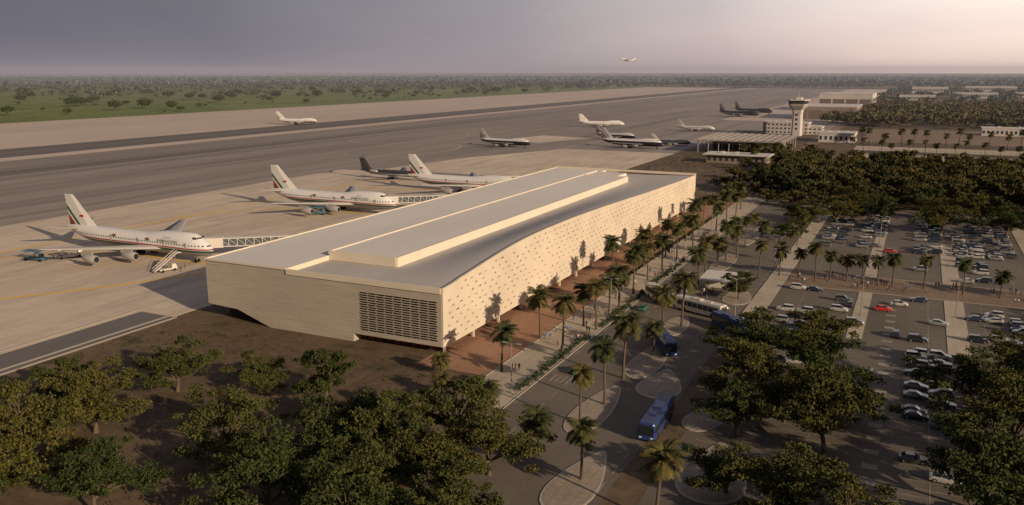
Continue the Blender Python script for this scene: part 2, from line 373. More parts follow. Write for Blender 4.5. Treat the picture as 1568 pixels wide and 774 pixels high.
    for row in range(11):
        z=4.2+row*1.85
        for k in range(64):
            y=198.5+k*4.5+(2.25 if row%2 else 0)+r_.uniform(-.6,.6)
            if y>484 or z>18.0+bul(y): continue
            if r_.random()<.12: continue
            w=r_.uniform(.5,.95);h=r_.uniform(.40,.62)
            b.add([(-115.17,y-w,z),(-115.17,y+w,z),(-115.17,y+w*.6,z+h),(-115.17,y-w*.3,z+h*.9)],[(0,1,2,3)],0)
            b.add([(-115.18,y-w,z+h*.2),(-115.18,y+w,z+h),(-115.18,y+w*.2,z+h*1.25),(-114.7,y,z+h*1.0)],[(0,1,3),(1,2,3),(2,0,3)],1)
    o=b.obj('facade_openings',[M_dark,M_fac]);o.parent=root
    b=MB()
    b.box(-170.2,216.5,18.2,-144.5,448,20.9,0)
    b.box(-170.2,448,18.2,-152,470,20.6,0)
    b.box(-170.6,216,20.2,-170.2,470,21.3,1)
    b.box(-144.5,216.3,18.3,-144.0,448.3,21.4,1)
    b.box(-170.2,216.0,18.3,-144.5,216.5,21.4,1)
    b.box(-170.2,448,20.9,-144.5,448.5,21.3,1)
    o=b.obj('raised_roof_band',[M_roof,M_para]);o.parent=root
    b=MB()
    b.box(-203.7,194.7,19.3,-203.1,486.8,19.95,0)
    b.box(-203.1,194.7,19.3,-170.3,195.2,19.9,0)
    b.box(-170.3,194.7,18.0,-115.9,195.2,19.65,0)
    b.box(-203.1,486.1,19.3,-115.2,486.8,20.6,0)
    b.box(-170.7,195.2,18.0,-170.35,486.1,19.75,0)
    o=b.obj('parapets',[M_para]);o.parent=root
    b=MB()
    for r in range(17):
        z=4.0+r*.70
        for c in range(9):
            x=-143.3+c*2.93+(0 if r%2 else .25)
            b.box(x,194.93,z,x+2.45,194.99,z+.45,0)
            b.box(x-.05,194.75,z+.46,x+2.5,194.98,z+.52,1)
    o=b.obj('end_wall_louvres',[M_dark,M_front]);o.parent=root
    b=MB();b.box(-145.9,199,0,-120,486,2.49,0)
    for k in range(72):
        y=200+k*4;b.box(-120,y,0,-119.6,y+.35,2.48,1)
    for k in range(18): b.box(-116.6,197+k*17,0,-115.9,197.7+k*17,2.49,2)
    for k in range(8): b.box(-144+k*3,198.6,0,-143.8+k*3,199,2.48,1)
    o=b.obj('recessed_ground_floor',[M_redg,M_dark,M_fac]);o.parent=root
    b=MB()
    b.box(-203.9,200,9,-203.4,480,15,0)
    for k in range(94): b.box(-204.1,200+k*3,9,-203.9,200.15+k*3,15,1)
    o=b.obj('airside_glazing',[M_glass,M_para]);o.parent=root
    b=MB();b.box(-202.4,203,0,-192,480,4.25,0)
    o=b.obj('airside_ground_floor',[M_airbase]);o.parent=root
terminal()
# ---------------------------------------------------------------- aircraft
def livery(name,low,st1,gap,st2,top,cut=.45):
    m,nt,b=newmat(name);tc=N(nt,'ShaderNodeTexCoord');sp=N(nt,'ShaderNodeSeparateXYZ');nt.links.new(tc.outputs['Object'],sp.inputs[0])
    d=N(nt,'ShaderNodeMath',operation='DIVIDE');d.inputs[1].default_value=12;nt.links.new(sp.outputs[2],d.inputs[0])
    c=ramp(nt,d.outputs[0],[(0,low),(.325,st1),(.385,gap),(.40,st2),(cut,top)],True)
    fx=N(nt,'ShaderNodeMath',operation='FRACT');mu=N(nt,'ShaderNodeMath',operation='MULTIPLY');mu.inputs[1].default_value=.8;nt.links.new(sp.outputs[0],mu.inputs[0]);nt.links.new(mu.outputs[0],fx.inputs[0])
    g1=N(nt,'ShaderNodeMath',operation='GREATER_THAN');g1.inputs[1].default_value=.5;nt.links.new(fx.outputs[0],g1.inputs[0])
    zr=ramp(nt,d.outputs[0],[(0,(0,0,0)),(.50,(1,1,1)),(.53,(0,0,0))],True)
    w=mix(nt,(0,0,0),zr,g1.outputs[0]);c=mix(nt,c,(.03,.03,.04),w)
    nt.links.new(c,b.inputs['Base Color']);b.inputs['Roughness'].default_value=.35;return m
def finmat(name,a,bb,c,w):
    m,nt,b=newmat(name);tc=N(nt,'ShaderNodeTexCoord');sp=N(nt,'ShaderNodeSeparateXYZ');nt.links.new(tc.outputs['Object'],sp.inputs[0])
    mu=N(nt,'ShaderNodeMath',operation='MULTIPLY');mu.inputs[1].default_value=.95;nt.links.new(sp.outputs[2],mu.inputs[0])
    ad=N(nt,'ShaderNodeMath');nt.links.new(mu.outputs[0],ad.inputs[0]);nt.links.new(sp.outputs[0],ad.inputs[1])
    m2=N(nt,'ShaderNodeMapRange');m2.inputs[1].default_value=-62;m2.inputs[2].default_value=-46;nt.links.new(ad.outputs[0],m2.inputs[0])
    cc=ramp(nt,m2.outputs[0],[(0,c),(.20,bb),(.30,w),(.36,a),(.46,w)],True)
    nt.links.new(cc,b.inputs['Base Color']);b.inputs['Roughness'].default_value=.4;return m
W=(.72,.69,.66)
L_green=livery('airliner_paint',(.27,.25,.24),(.02,.08,.04),(.6,.55,.5),(.36,.02,.02),W,.435)
D=(.03,.026,.035)
L_dark=livery('airliner_paint_dark',D,D,D,D,W,.56)
L_black=livery('jet_paint_black',(.03,.03,.035),(.03,.03,.035),(.2,.16,.13),(.05,.05,.055),(.05,.05,.055))
L_white=livery('airliner_paint_white',(.5,.48,.46),(.5,.48,.46),(.5,.48,.46),(.6,.58,.56),W)
F_green=finmat('fin_paint',(.02,.11,.05),(.40,.02,.02),(.04,.06,.04),W)
F_dark=finmat('fin_paint_dark',(.06,.05,.06),(.3,.05,.04),(.05,.05,.06),(.5,.47,.45))
M_wing=flat('wing_metal',(.36,.335,.31),.4);M_wingd=flat('wing_dark',(.10,.095,.10),.4);M_eng=flat('engine_cowl',(.40,.37,.35),.3);M_tyre=flat('tyre',(.02,.02,.02),.8);M_gl=flat('cockpit_glass',(.02,.025,.03),.1,spec=.8)
def airliner(name,lv,fm,ttail=False,wm=None):
    b=MB()
    st=[(0,4.5,.1,.1,.1),(-.8,4.5,1.1,1.1,1.0),(-2.5,4.7,2.0,2.3,1.9),(-5,5.0,2.7,3.9,2.6),(-7.5,5.3,3.1,4.5,3.0),(-12,5.4,3.25,4.6,3.25),(-20,5.4,3.25,4.5,3.25),(-26,5.4,3.25,3.6,3.25),(-30,5.4,3.25,3.25,3.25),(-50,5.4,3.25,3.25,3.2),(-58,5.9,2.7,2.75,2.6),(-65,6.8,1.6,1.75,1.6),(-70.5,7.6,.35,.4,.4)]
    if ttail:
        st=[(0,4.5,.1,.1,.1),(-1,4.5,.9,.9,.9),(-3,4.8,1.6,1.7,1.6),(-6,5,2.2,2.2,2.1),(-10,5.1,2.3,2.3,2.3),(-45,5.1,2.3,2.3,2.3),(-54,5.6,1.8,1.8,1.7),(-64,6.4,.4,.4,.4)]
    rings=[]
    for x,zc,ry,rt,rb in st:
        rings.append([(x,ry*math.cos(t),zc+(rt if math.sin(t)>0 else rb)*math.sin(t)) for t in [2*math.pi*k/24 for k in range(24)]])
    b.loft(rings,0,True)
    def wing(x0,y0,z0,c0,x1,y1,z1,c1,th,mat):
        def rg(x,y,z,c,t): return [(x,y,z),(x-c*.25,y,z+t*.6),(x-c*.6,y,z+t*.45),(x-c,y,z),(x-c*.6,y,z-t*.3),(x-c*.25,y,z-t*.4)]
        b.loft([rg(x0,y0,z0,c0,th),rg(x1,y1,z1,c1,th*.35)],mat,True)
    k=.75 if ttail else 1
    for s_ in (-1,1):
        wing(-20,s_*2.5,4.0,15*k,-43 if not ttail else -36,s_*30*k,6.8,3.6,1.5,1)
        if not ttail:
            wing(-60,s_*1.0,7.4,7.5,-69,s_*11,8.8,2.6,.7,1)
            for (ey,ex) in ((11.5,-22.5),(20.5,-30)):
                pts=[(ex,ey*s_,2.9),(ex-.6,ey*s_,2.9),(ex-3.2,ey*s_,2.9),(ex-5.2,ey*s_,3.0),(ex-6.4,ey*s_,3.0)]
                b.tube(pts,[1.15,1.35,1.4,1.0,.5],14,2)
                b.tube([(ex+.03,ey*s_,2.9),(ex+.06,ey*s_,2.9)],[1.0,1.0],14,3,False)
                b.box(ex-7,ey*s_-.15,3.6,ex-1.5,ey*s_+.15,5.0,1)
        else:
            b.tube([(-46,s_*3.6,6.2),(-47,s_*3.6,6.2),(-51,s_*3.6,6.3),(-53,s_*3.6,6.3)],[1.0,1.2,1.15,.6],12,2);b.box(-51,min(s_*2,s_*3.6),6.1,-48,max(s_*2,s_*3.6),6.5,1)
            wing(-61,0,15.8,5,-66,s_*10,16.2,2.2,.5,1)
    def fin(xb,zb,cb,xt,zt,ct):
        def rg(x,z,c,t): return [(x,0,z),(x-c*.3,t,z),(x-c,0.02,z),(x-c*.3,-t,z)]
        b.loft([rg(xb,zb,cb,.5),rg(xt,zt,ct,.18)],4)
    if ttail: fin(-53,6.5,10,-60,15.9,5)
    else: fin(-54,8.0,14.5,-65.5,19.3,4.6)
    def gear(x,y,ax,top=3.2):
        b.tube([(x,y,.8),(x,y,top)],[.16,.22],6,1)
        for dx in ax:
            for dy in (-.55,.55):
                b.tube([(x+dx,y+dy-.2,.68),(x+dx,y+dy+.2,.68)],[.66,.66],12,3,False)
    gear(-7.5,0,(0,))
    for y in ((-5.2,-1.9,1.9,5.2) if not ttail else (-2.5,2.5)): gear(-33 if abs(y)>3 else -36,y,(-.8,.8))
    if not ttail:
        for s_ in (-1,1):
            b.add([(-4.3,s_*.2,8.45),(-5.2,s_*1.6,8.2),(-5.2,s_*1.5,8.85),(-4.8,s_*.2,8.98)],[(0,1,2,3),(3,2,1,0)],3)
            b.add([(-5.35,s_*1.75,8.2),(-6.8,s_*2.15,8.25),(-6.7,s_*1.9,8.95),(-5.4,s_*1.6,8.9)],[(0,1,2,3),(3,2,1,0)],3)
            for x in (-9,-19,-31,-44): b.box(x-.4,s_*3.23-.03,5.6,x+.4,s_*3.23+.03,7.0,1)
            b.box(-62,s_*.55-.1,11.6,-60.5,s_*.55+.1,12.3,5)
    return b.mesh(name,[lv,wm or M_wing,M_eng,M_tyre,fm,flat('flag_red',(.45,.02,.02))])
A_green=airliner('airliner_mesh',L_green,F_green);A_dark=airliner('airliner_mesh_dark',L_dark,F_dark,wm=M_wingd);A_white=airliner('airliner_mesh_white',L_white,L_white)
A_blk=airliner('airliner_mesh_black',L_black,F_dark,wm=M_wingd)
A_jet=airliner('t_tail_jet_mesh',L_black,L_black,True,M_wingd)
M_txt=flat('lettering',(.04,.12,.07));M_fr=flat('flag_red_paint',(.5,.03,.03));M_fg=flat('flag_green_paint',(.03,.2,.08))
def flagtext(root):
    for s_ in (-1,1):
        for txt,x,z,sz in (("BURKINA FASO",-17,6.6,1.35),("OUVERTURE",-17,8.1,.6)):
            cu=bpy.data.curves.new('lettering','FONT');cu.body=txt;cu.size=sz;cu.align_x='CENTER'
            o=link(bpy.data.objects.new('lettering',cu));o.data.materials.append(M_txt);o.parent=root
            o.rotation_euler=(math.radians(90),0,0 if s_<0 else math.pi);o.location=(x,s_*3.3,z)
        b=MB();y=s_*3.22
        for x in (-27,-43):
            b.box(x,y-.05,7.0,x+1.5,y+.05,7.45,0);b.box(x,y-.05,6.55,x+1.5,y+.05,7.0,1)
        o=b.obj('flag',[M_fr,M_fg]);o.parent=root
def plane(me,nx,ny,hd,s,name='jumbo_jet',z=.05,txt=False):
    o=place(me,name,nx,ny,z,math.radians(hd),s)
    if txt: flagtext(o)
    return o
plane(A_green,-259,253,0,1.26,txt=True);plane(A_green,-258,388,0,1.26,txt=True);plane(A_green,-228,488,0,1.22)
plane(A_jet,-318,523,0,.95,'t_tail_jet')
plane(A_dark,-366,806,-8,.95);plane(A_green,-822,1030,12,.98)
plane(A_white,-384,1172,12,.95)
plane(A_dark,-236,851,-8,1.05);plane(A_dark,-298,951,-14,.8);plane(A_blk,-222,908,5,.62)
plane(A_white,-245,1130,-12,.8);plane(A_blk,-255,1525,-20,1.15);plane(A_blk,-250,1640,-20,1.15)
o=plane(A_white,-960,2850,200,.8,'airliner_in_flight',z=118);o.rotation_euler=(math.radians(8),math.radians(-9),math.radians(205))
M_bw=flat('bridge_white',(.62,.57,.51),.5);M_bg=flat('bridge_glass',(.10,.11,.12),.15,spec=.7);M_steel=flat('steel',(.25,.24,.23),.5)
def jetbridge(py):
    b=MB();xr,yr=-238,py+32
    def cor(p,q,z,w=3.4,h=3.4):
        L=math.hypot(q[0]-p[0],q[1]-p[1]);n=int(L/3.2)
        b.obox(p,q,w,.35,0,z,z);b.obox(p,q,w+.3,.35,0,z+h,z+h);b.obox(p,q,w-.3,h-.4,1,z+.36,z+.36)
        for i in range(n+1):
            t=i/n;x=p[0]+(q[0]-p[0])*t;y=p[1]+(q[1]-p[1])*t;ux,uy=(q[0]-p[0])/L*.12,(q[1]-p[1])/L*.12
            b.obox((x-ux,y-uy),(x+ux,y+uy),w,h-.02,0,z+.36,z+.36)
            if i<n:
                nx,ny=-(q[1]-p[1])/L*(w/2-.02),(q[0]-p[0])/L*(w/2-.02)
                x2=p[0]+(q[0]-p[0])*(i+1)/n;y2=p[1]+(q[1]-p[1])*(i+1)/n
                for s_ in (-1,1): b.tube([(x+nx*s_,y+ny*s_,z+.4),(x2+nx*s_,y2+ny*s_,z+h)],[.1,.1],4,0,False)
    cor((-204,yr),(xr,yr),5.6)
    b.tube([(xr,yr,5),(xr,yr,9.8)],[2.8,2.8],16,0,False);b.tube([(xr,yr,0),(xr,yr,5)],[.8,.8],10,2)
    cab=(-271,py+6.4);cor((xr,yr),(cab[0]+6,cab[1]+4),5.4)
    b.obox((cab[0]+7,cab[1]+4.6),(cab[0],cab[1]-1),4.2,4.2,0,5.2,5.2)
    for (x,y) in ((-220,yr),(-256,py+19)):
        for s_ in (-1.6,1.6): b.tube([(x,y+s_,0),(x,y+s_,5.6)],[.3,.3],8,2)
        b.tube([(x-.4,y-2,.6),(x-.4,y+2,.6)],[.6,.6],10,3)
    for i in range(14): b.box(xr+3+i*.45,yr-4,4.8-i*.36,xr+3.5+i*.45,yr-2.6,4.95-i*.36,2)
    b.obj('jet_bridge',[M_bw,M_bg,M_steel,M_tyre])
for py in (253,388,488): jetbridge(py)
def stair_truck(x,y,rot):
    b=MB();b.box(-3.2,-1.1,.7,3,1.1,1.1,0);b.loft([[(1.2,-1,1.1),(3,-1,1.1),(3,-1,1.8),(2.5,-1,2.6),(1.2,-1,2.6)],[(1.2,1,1.1),(3,1,1.1),(3,1,1.8),(2.5,1,2.6),(1.2,1,2.6)]],0)
    b.box(2.5,-.9,1.85,3.02,.9,2.4,1)
    for i in range(20): b.box(-5+i*.42,-.9,.9+i*.27,-4.5+i*.42,.9,1.0+i*.27,0)
    for s_ in (-1,1):
        b.tube([(-5,s_*.95,1.7),(3.4,s_*.95,7.2)],[.09,.09],5,0);b.tube([(-5,s_*.95,.8),(3.4,s_*.95,6.2)],[.16,.16],5,0)
        b.tube([(1.5,s_*.9,1.2),(2.8,s_*.9,5.8)],[.1,.1],5,2)
    b.box(3.4,-1,6.0,5,1,6.2,0)
    for (wx,wy) in ((-2.2,-1),(-2.2,1),(2.1,-1),(2.1,1)): b.tube([(wx,wy-.18,.5),(wx,wy+.18,.5)],[.5,.5],12,3,False)
    o=b.obj('stair_truck',[M_bw,M_gl,M_steel,M_tyre]);o.location=(x,y,.06);o.rotation_euler=(0,0,rot);o.scale=(1.15,)*3
stair_truck(-267,236,math.radians(75))
def loader(x,y,rot,cm,name='cargo_loader'):
    b=MB();b.box(-4,-1.4,.7,4,1.4,1.2,0);b.box(-4,-1.5,3.4,3,1.5,3.7,0);b.box(2.6,-1.4,1.2,3.9,-.2,3.0,0);b.box(3.3,-1.3,2.0,3.92,-.3,2.8,1)
    for s_ in (-1.2,1.2):
        b.tube([(-3.4,s_,1.2),(2.2,s_,3.4)],[.14,.14],5,2);b.tube([(2.2,s_,1.2),(-3.4,s_,3.4)],[.14,.14],5,2)
        b.tube([(-4,s_*1.2,4.5),(3,s_*1.2,4.5)],[.06,.06],4,2)
        for k in range(5): b.tube([(-4+k*1.75,s_*1.2,3.7),(-4+k*1.75,s_*1.2,4.5)],[.05,.05],4,2)
    for (wx,wy) in ((-3,-1.3),(-3,1.3),(3,-1.3),(3,1.3)): b.tube([(wx,wy-.2,.5),(wx,wy+.2,.5)],[.5,.5],12,3,False)
    o=b.obj(name,[cm,M_gl,M_steel,M_tyre]);o.location=(x,y,.06);o.rotation_euler=(0,0,rot);o.scale=(1.2,)*3
M_blueeq=flat('equipment_blue',(.07,.16,.22),.5)
loader(-333,226,.2,M_blueeq);loader(-325,236,1.2,M_bw);loader(-255,268,1.5,flat('equipment_yellow',(.45,.33,.06)));loader(-300,372,.4,M_blueeq)
# ---------------------------------------------------------------- cars
def car_mesh(name,paint,kind=0):
    b=MB()
    H=1.0 if kind==0 else 1.15
    st=[(-2.25,.45,.78,.72),(-2.15,.3,.92,.82),(-1.6,.25,.98,.87),(0,.22,.96,.9),(1.2,.22,.92,.88),(1.9,.25,.82,.84),(2.2,.32,.68,.74),(2.27,.42,.55,.66)]
    rings=[[(x,-w,zl),(x,w,zl),(x,w*1.02,(zl+zh)*.55),(x,w*.9,zh*H),(x,-w*.9,zh*H),(x,-w*1.02,(zl+zh)*.55)] for x,zl,zh,w in st]
    b.loft(rings,0,False)
    if kind==0: cab=[(-1.75,.95,.95,.72,.72),(-1.1,.95,1.38,.78,.6),(.15,.95,1.42,.78,.62),(1.0,.9,.93,.74,.7)]
    else: cab=[(-2.1,1.0,1.1,.76,.74),(-1.85,1.0,1.66,.78,.66),(.2,1.0,1.72,.8,.66),(1.1,.98,1.04,.76,.72)]
    b.loft([[(x,-w0,z0),(x,w0,z0),(x,w1,z1),(x,-w1,z1)] for x,z0,z1,w0,w1 in cab],1)
    (xa,_,za,_,wa),(xb,_,zb,_,wb)=cab[1],cab[2]
    b.add([(xa-.05,-wa,za+.02),(xa-.05,wa,za+.02),(xb+.05,wb,zb+.02),(xb+.05,-wb,zb+.02),(xa-.05,-wa,za-.05),(xa-.05,wa,za-.05),(xb+.05,wb,zb-.05),(xb+.05,-wb,zb-.05)],[(3,2,1,0),(0,1,5,4),(1,2,6,5),(2,3,7,6),(3,0,4,7)],0)
    for s_ in (-1,1):
        for xw in (-.45,):
            b.add([(xw-.05,s_*.80,.96),(xw+.05,s_*.80,.96),(xw+.05,s_*.64,cab[1][2]),(xw-.05,s_*.64,cab[1][2])],[(0,1,2,3),(3,2,1,0)],0)
        for x in (-1.38,1.4): b.tube([(x,s_*.70,.33),(x,s_*.90,.33)],[.33,.33],12,2,False);b.tube([(x,s_*.9,.33),(x,s_*.915,.33)],[.19,.19],8,3,False)
        b.box(2.2,s_*.6-.14,.56,2.29,s_*.6+.14,.68,3);b.box(-2.28,s_*.6-.14,.68,-2.2,s_*.6+.14,.82,4)
        b.box(.75,s_*.9-.08,.95,.9,s_*.9+.08,1.07,0)
    return b.mesh(name,[paint,M_gl,M_tyre,flat('chrome',(.55,.55,.55),.25,.6),flat('tail_lamp',(.35,.02,.02))])
paints=[((.50,.47,.43),.3),((.25,.245,.24),.3),((.03,.035,.045),.25),((.09,.095,.10),.3),((.34,.32,.30),.3),((.04,.055,.09),.25),((.16,.14,.12),.3)]
carm=[]
for i,(c,r) in enumerate(paints):
    pm_=flat('car_paint_%d'%i,c,r,.2,.6)
    for k in (0,1): carm.append(car_mesh('car_mesh',pm_,k))
red_m=car_mesh('car_mesh_red',flat('red_paint',(.5,.03,.025),.25),0)
taxi_m=car_mesh('taxi_mesh',flat('taxi_green',(.03,.15,.09),.3),0)
S=1.27;r_=random.Random(21)
def cars(cx,ya,yb,prob):
    y=ya;runp=prob
    while y<yb:
        if r_.random()<.25: runp=prob*r_.uniform(.2,1.8)
        for side in (-1,1):
            if r_.random()<runp:
                place(r_.choice(carm),'parked_car',cx+side*3.0+r_.uniform(-.4,.4),y+1.85,.05,(0 if r_.random()<.5 else math.pi)+r_.uniform(-.06,.06),S)
        y+=3.5
for cx,p in ((-32,.36),(-16,.06),(8,.30),(24,.16),(37,.25)): cars(cx,248 if cx<0 else 150,316,p)
for cx,p in ((-32,.42),(-16,.4),(8,.42),(24,.36),(37,.34),(60,.3)): cars(cx,402,505,p)
for cx in (8,24,37): cars(cx,352,400,.07)
place(red_m,'parked_car',-5.7,299,.05,.1,S);place(red_m,'parked_car',-7,401,.05,0,S);place(carm[0],'parked_car',-1,308,.05,.1,S);place(carm[4],'parked_car',-16,300,.05,1.5,S)
for x,y,r in ((-76.7,199,1.45),(-78,252,1.5),(-78.5,265,1.6),(-65,424,1.5),(-79,228,1.55),(-78,318,1.57)): place(taxi_m,'taxi',x,y,.05,r,S)
for x,y,r in ((-55,276,.5),(-73,285,1.5),(-56,330,1.6),(-25,232,.3),(-1,270,1.6),(-6,230,1.5),(48,300,1.57)): place(r_.choice(carm),'car',x,y,.05,r,S)
# ---------------------------------------------------------------- buses
def bus(x,y,rot,bodym,roofm,L=12,name='bus'):
    b=MB();w=1.28;h=3.05
    def rg(x,ins):
        ww=w-ins;return [(x,-ww,.35+ins),(x,ww,.35+ins),(x,ww,2.75),(x,ww-.2,h-ins),(x,-ww+.2,h-ins),(x,-ww,2.75)]
    b.loft([rg(-L/2,.12),rg(-L/2+.15,0),rg(L/2-.25,0),rg(L/2,.15)],0)
    for s_ in (-1,1):
        n=int(L/1.5)
        for i in range(n):
            xa=-L/2+.5+i*(L-1)/n;b.box(xa,s_*w-.02,1.35,xa+(L-1)/n-.14,s_*w+.02,2.45,1)
        for xw in (-L/2+2.6,L/2-2.4): b.tube([(xw,s_*(w-.25),.5),(xw,s_*(w+.02),.5)],[.5,.5],14,2,False)
        b.box(L/2-.02,s_*.85-.2,.75,L/2+.05,s_*.85+.2,.95,4);b.box(L/2+.1,s_*1.5-.08,1.9,L/2+.2,s_*1.5+.08,2.4,2)
    b.box(L/2-.02,-1.08,1.2,L/2+.03,1.08,2.5,1);b.box(-L/2-.03,-.95,1.5,-L/2+.1,.95,2.4,1)
    b.box(L/2-.02,-.9,2.55,L/2+.04,.9,2.8,2)
    b.box(-L/2+.1,-w+.22,h-.02,L/2-.2,w-.22,h+.06,3)
    b.box(-2.5,-.7,h+.05,.2,.7,h+.3,3);b.box(2,-.5,h+.05,3.2,.5,h+.22,3)
    o=b.obj(name,[bodym,M_gl,M_tyre,roofm,flat('head_lamp',(.7,.7,.65),.2)]);o.location=(x,y,.06);o.rotation_euler=(0,0,rot);o.scale=(S*1.1,S*1.15,S*1.15)
M_bb=flat('bus_blue',(.025,.05,.17),.3);M_br=flat('bus_blue_roof',(.03,.045,.12),.45);M_bwh=flat('bus_white',(.6,.55,.49),.4);M_lt=flat('bus_light_roof',(.5,.46,.42),.5)
bus(-47.5,174,math.radians(-88),M_bb,M_br,13.5);bus(-61,228,math.radians(-60),M_bb,M_br,12);bus(-47,254,math.radians(-40),M_bb,M_br,11)
bus(-60,269,math.radians(-24),M_bwh,M_lt,13);bus(-77,279,math.radians(-50),M_bwh,M_lt,12)
b=MB();b.box(-68,298,4.2,-56,314,4.6,0)
for x in (-67,-57):
    for y in (299,306,313): b.tube([(x,y,0),(x,y,4.2)],[.15,.15],8,1)
b.box(-66,305.5,0,-60,306,4.1,0);b.box(-65.9,299,0,-65.6,305,2.6,2)
b.obj('bus_shelter',[M_bwh,M_steel,M_bg])
def lamp(x,y,h=13):
    b=MB();b.tube([(0,0,0),(0,0,h*.5),(0,0,h)],[.16,.12,.08],8);b.box(-.3,-.3,0,.3,.3,.5)
    for s_ in (-1,1):
        b.tube([(0,0,h-.3),(s_*1.0,0,h+.1),(s_*2,0,h+.15)],[.07,.06,.05],6);b.box(s_*2-.5,-.18,h+.05,s_*2+.5,.18,h+.25,1)
    o=b.obj('street_lamp',[M_steel,flat('lamp_head',(.35,.33,.3))]);o.location=(x,y,0)
for x,y in ((-85.8,178),(-85.6,252),(-85.8,330),(-85.8,400),(-69,303),(-48,345),(-49,270),(16,300),(16,380),(-12,290),(-12,420),(-100,330),(-100,400),(-100,460),(16,460)): lamp(x,y)
# ---------------------------------------------------------------- people
def person_mesh(name,shirt,trous,skin,step,arm):
    me=bpy.data.meshes.new(name+'_sk');
    V=[(0,0,.95),(0,0,1.15),(0,0,1.38),(0,0,1.5),(.02,0,1.62),(.02,0,1.72),
       (0,.19,1.40),(arm*.5,.26,1.14),(arm+.06,.25,.9),(0,-.19,1.40),(-arm*.5,-.26,1.14),(-arm+.06,-.25,.9),
       (0,.1,.88),(-step*.5+.04,.11,.48),(-step,.11,.08),(-step+.18,.11,.04),(0,-.1,.88),(step*.5+.04,-.11,.48),(step,-.11,.08),(step+.18,-.11,.04)]
    E=[(0,1),(1,2),(2,3),(3,4),(4,5),(2,6),(6,7),(7,8),(2,9),(9,10),(10,11),(0,12),(12,13),(13,14),(14,15),(0,16),(16,17),(17,18),(18,19)]
    Rr=[.15,.14,.16,.06,.10,.09,.07,.05,.04,.07,.05,.04,.1,.065,.045,.04,.1,.065,.045,.04]
    me.from_pydata(V,E,[]);o=bpy.data.objects.new(name+'_tmp',me);link(o)
    md=o.modifiers.new('s','SKIN')
    for i,sv in enumerate(me.skin_vertices[0].data): sv.radius=(Rr[i],Rr[i]*(1.0 if i not in (1,2) else 1.1));sv.use_root=(i==0)
    o.modifiers.new('sub','SUBSURF').levels=1
    dg=bpy.context.evaluated_depsgraph_get();out=bpy.data.meshes.new_from_object(o.evaluated_get(dg));bpy.data.objects.remove(o)
    m,nt,b=newmat(name+'_clothes');tc=N(nt,'ShaderNodeTexCoord');sp=N(nt,'ShaderNodeSeparateXYZ');nt.links.new(tc.outputs['Object'],sp.inputs[0])
    d=N(nt,'ShaderNodeMath',operation='DIVIDE');d.inputs[1].default_value=2;nt.links.new(sp.outputs[2],d.inputs[0])
    nt.links.new(ramp(nt,d.outputs[0],[(0,(.02,.02,.02)),(.04,trous),(.48,shirt),(.745,skin),(.85,(.01,.01,.01))],True),b.inputs['Base Color'])
    out.materials.clear();out.materials.append(m)
    for p in out.polygons: p.use_smooth=True
    return out
PM=[person_mesh('walker_a',(.5,.48,.44),(.05,.06,.09),(.12,.07,.04),.28,.16),person_mesh('stander_b',(.3,.08,.05),(.03,.03,.04),(.1,.06,.04),.03,.02),
    person_mesh('walker_c',(.08,.15,.3),(.2,.17,.13),(.13,.08,.05),.22,.12),person_mesh('stander_d',(.03,.03,.035),(.03,.03,.04),(.12,.07,.04),.05,.03)]
for i in range(95):
    k=r_.random()
    if k<.45: x,y=r_.uniform(-96,-86),r_.uniform(190,440)
    elif k<.85: x,y=r_.uniform(-40,45),r_.uniform(326,344)
    elif k<.93: x,y=r_.uniform(-47,-42),r_.uniform(265,500)
    else: x,y=r_.uniform(-66,-58),r_.uniform(286,297)
    for j in range(r_.choice((1,1,2,3))): place(r_.choice(PM),'pedestrian',x+j*.9,y+r_.uniform(-.7,.7),.12,r_.uniform(0,6.28),1.22)
for x,y in ((-262,238),(-265,243),(-252,247),(-270,262),(-330,232)): place(r_.choice(PM),'ground_crew',x,y,.06,r_.uniform(0,6),1.22)
# ---------------------------------------------------------------- trees placement
def bt(x,y,s=1,k=None): place(T_big[r_.randrange(5) if k is None else k],'broadleaf_tree',x,y,0,r_.uniform(0,6.28),(s*r_.uniform(.93,1.07),s*r_.uniform(.93,1.07),s*r_.uniform(.9,1.1)))
for x,y,s in ((-123,152,.78),(-123.5,120,.95),(-159,117,.92),(-162,143,.85),(-143,151,.62),(-151,96,1),(-128,92,.85),(-176,122,.75),(-181,103,.95),(-166,86,1),(-145,74,1),
    (-101.5,124,.95),(-94,136,.95),(-83,145,.88),(-71,137,.8),(-84,117,1.0),(-98,104,.95),(-66,114,.85),(-76,98,.95),(-60,98,.9),(-88,127,.9),(-104,140,.72),(-92,114,.9),(-77,128,.85),
    (-34,227,1.0),(-33,203,.95),(-30,176,.85),(-17,209,1.0),(-12,176,1.05),(-15.5,147,1.0),(-19,232,.95),(-22,190,.8),(-27,150,.7),(-11,193,.85),(16.5,219,.95),(23,192,1.05),(17,163,1.05),(30,210,1.0),(37,180,1),(21,141,1.0),(-4,136,.75),(28,240,.85),(38,228,.95),
    (-35,463,.95),(-13.5,474,1.05),(14,457,1.05),(42,460,1.05),(-50.5,445,.6),(-52.5,412,.6),(-55,470,.65),(-30,500,1),(5,508,1.1),(33,500,1.1),(60,490,1.1)): bt(x,y,s)
bt(-52.5,293,.62,3)
for i in range(20): bt(r_.uniform(62,140),r_.uniform(90,330),r_.uniform(.9,1.15))  # unseen trees right of the view, added for long shadows over the parking
def mt(x,y,s): place(T_mid[r_.randrange(3)],'woodland_tree',x,y,0,r_.uniform(0,6.28),s*r_.uniform(.82,1.2))
for i in range(13):
    for j in range(11):
        x=-90+i*19.5+r_.uniform(-7,7);y=538+j*19+r_.uniform(-7,7)
        if j<2 and i<1: continue
        if r_.random()<.06: continue
        mt(x,y,1.12)
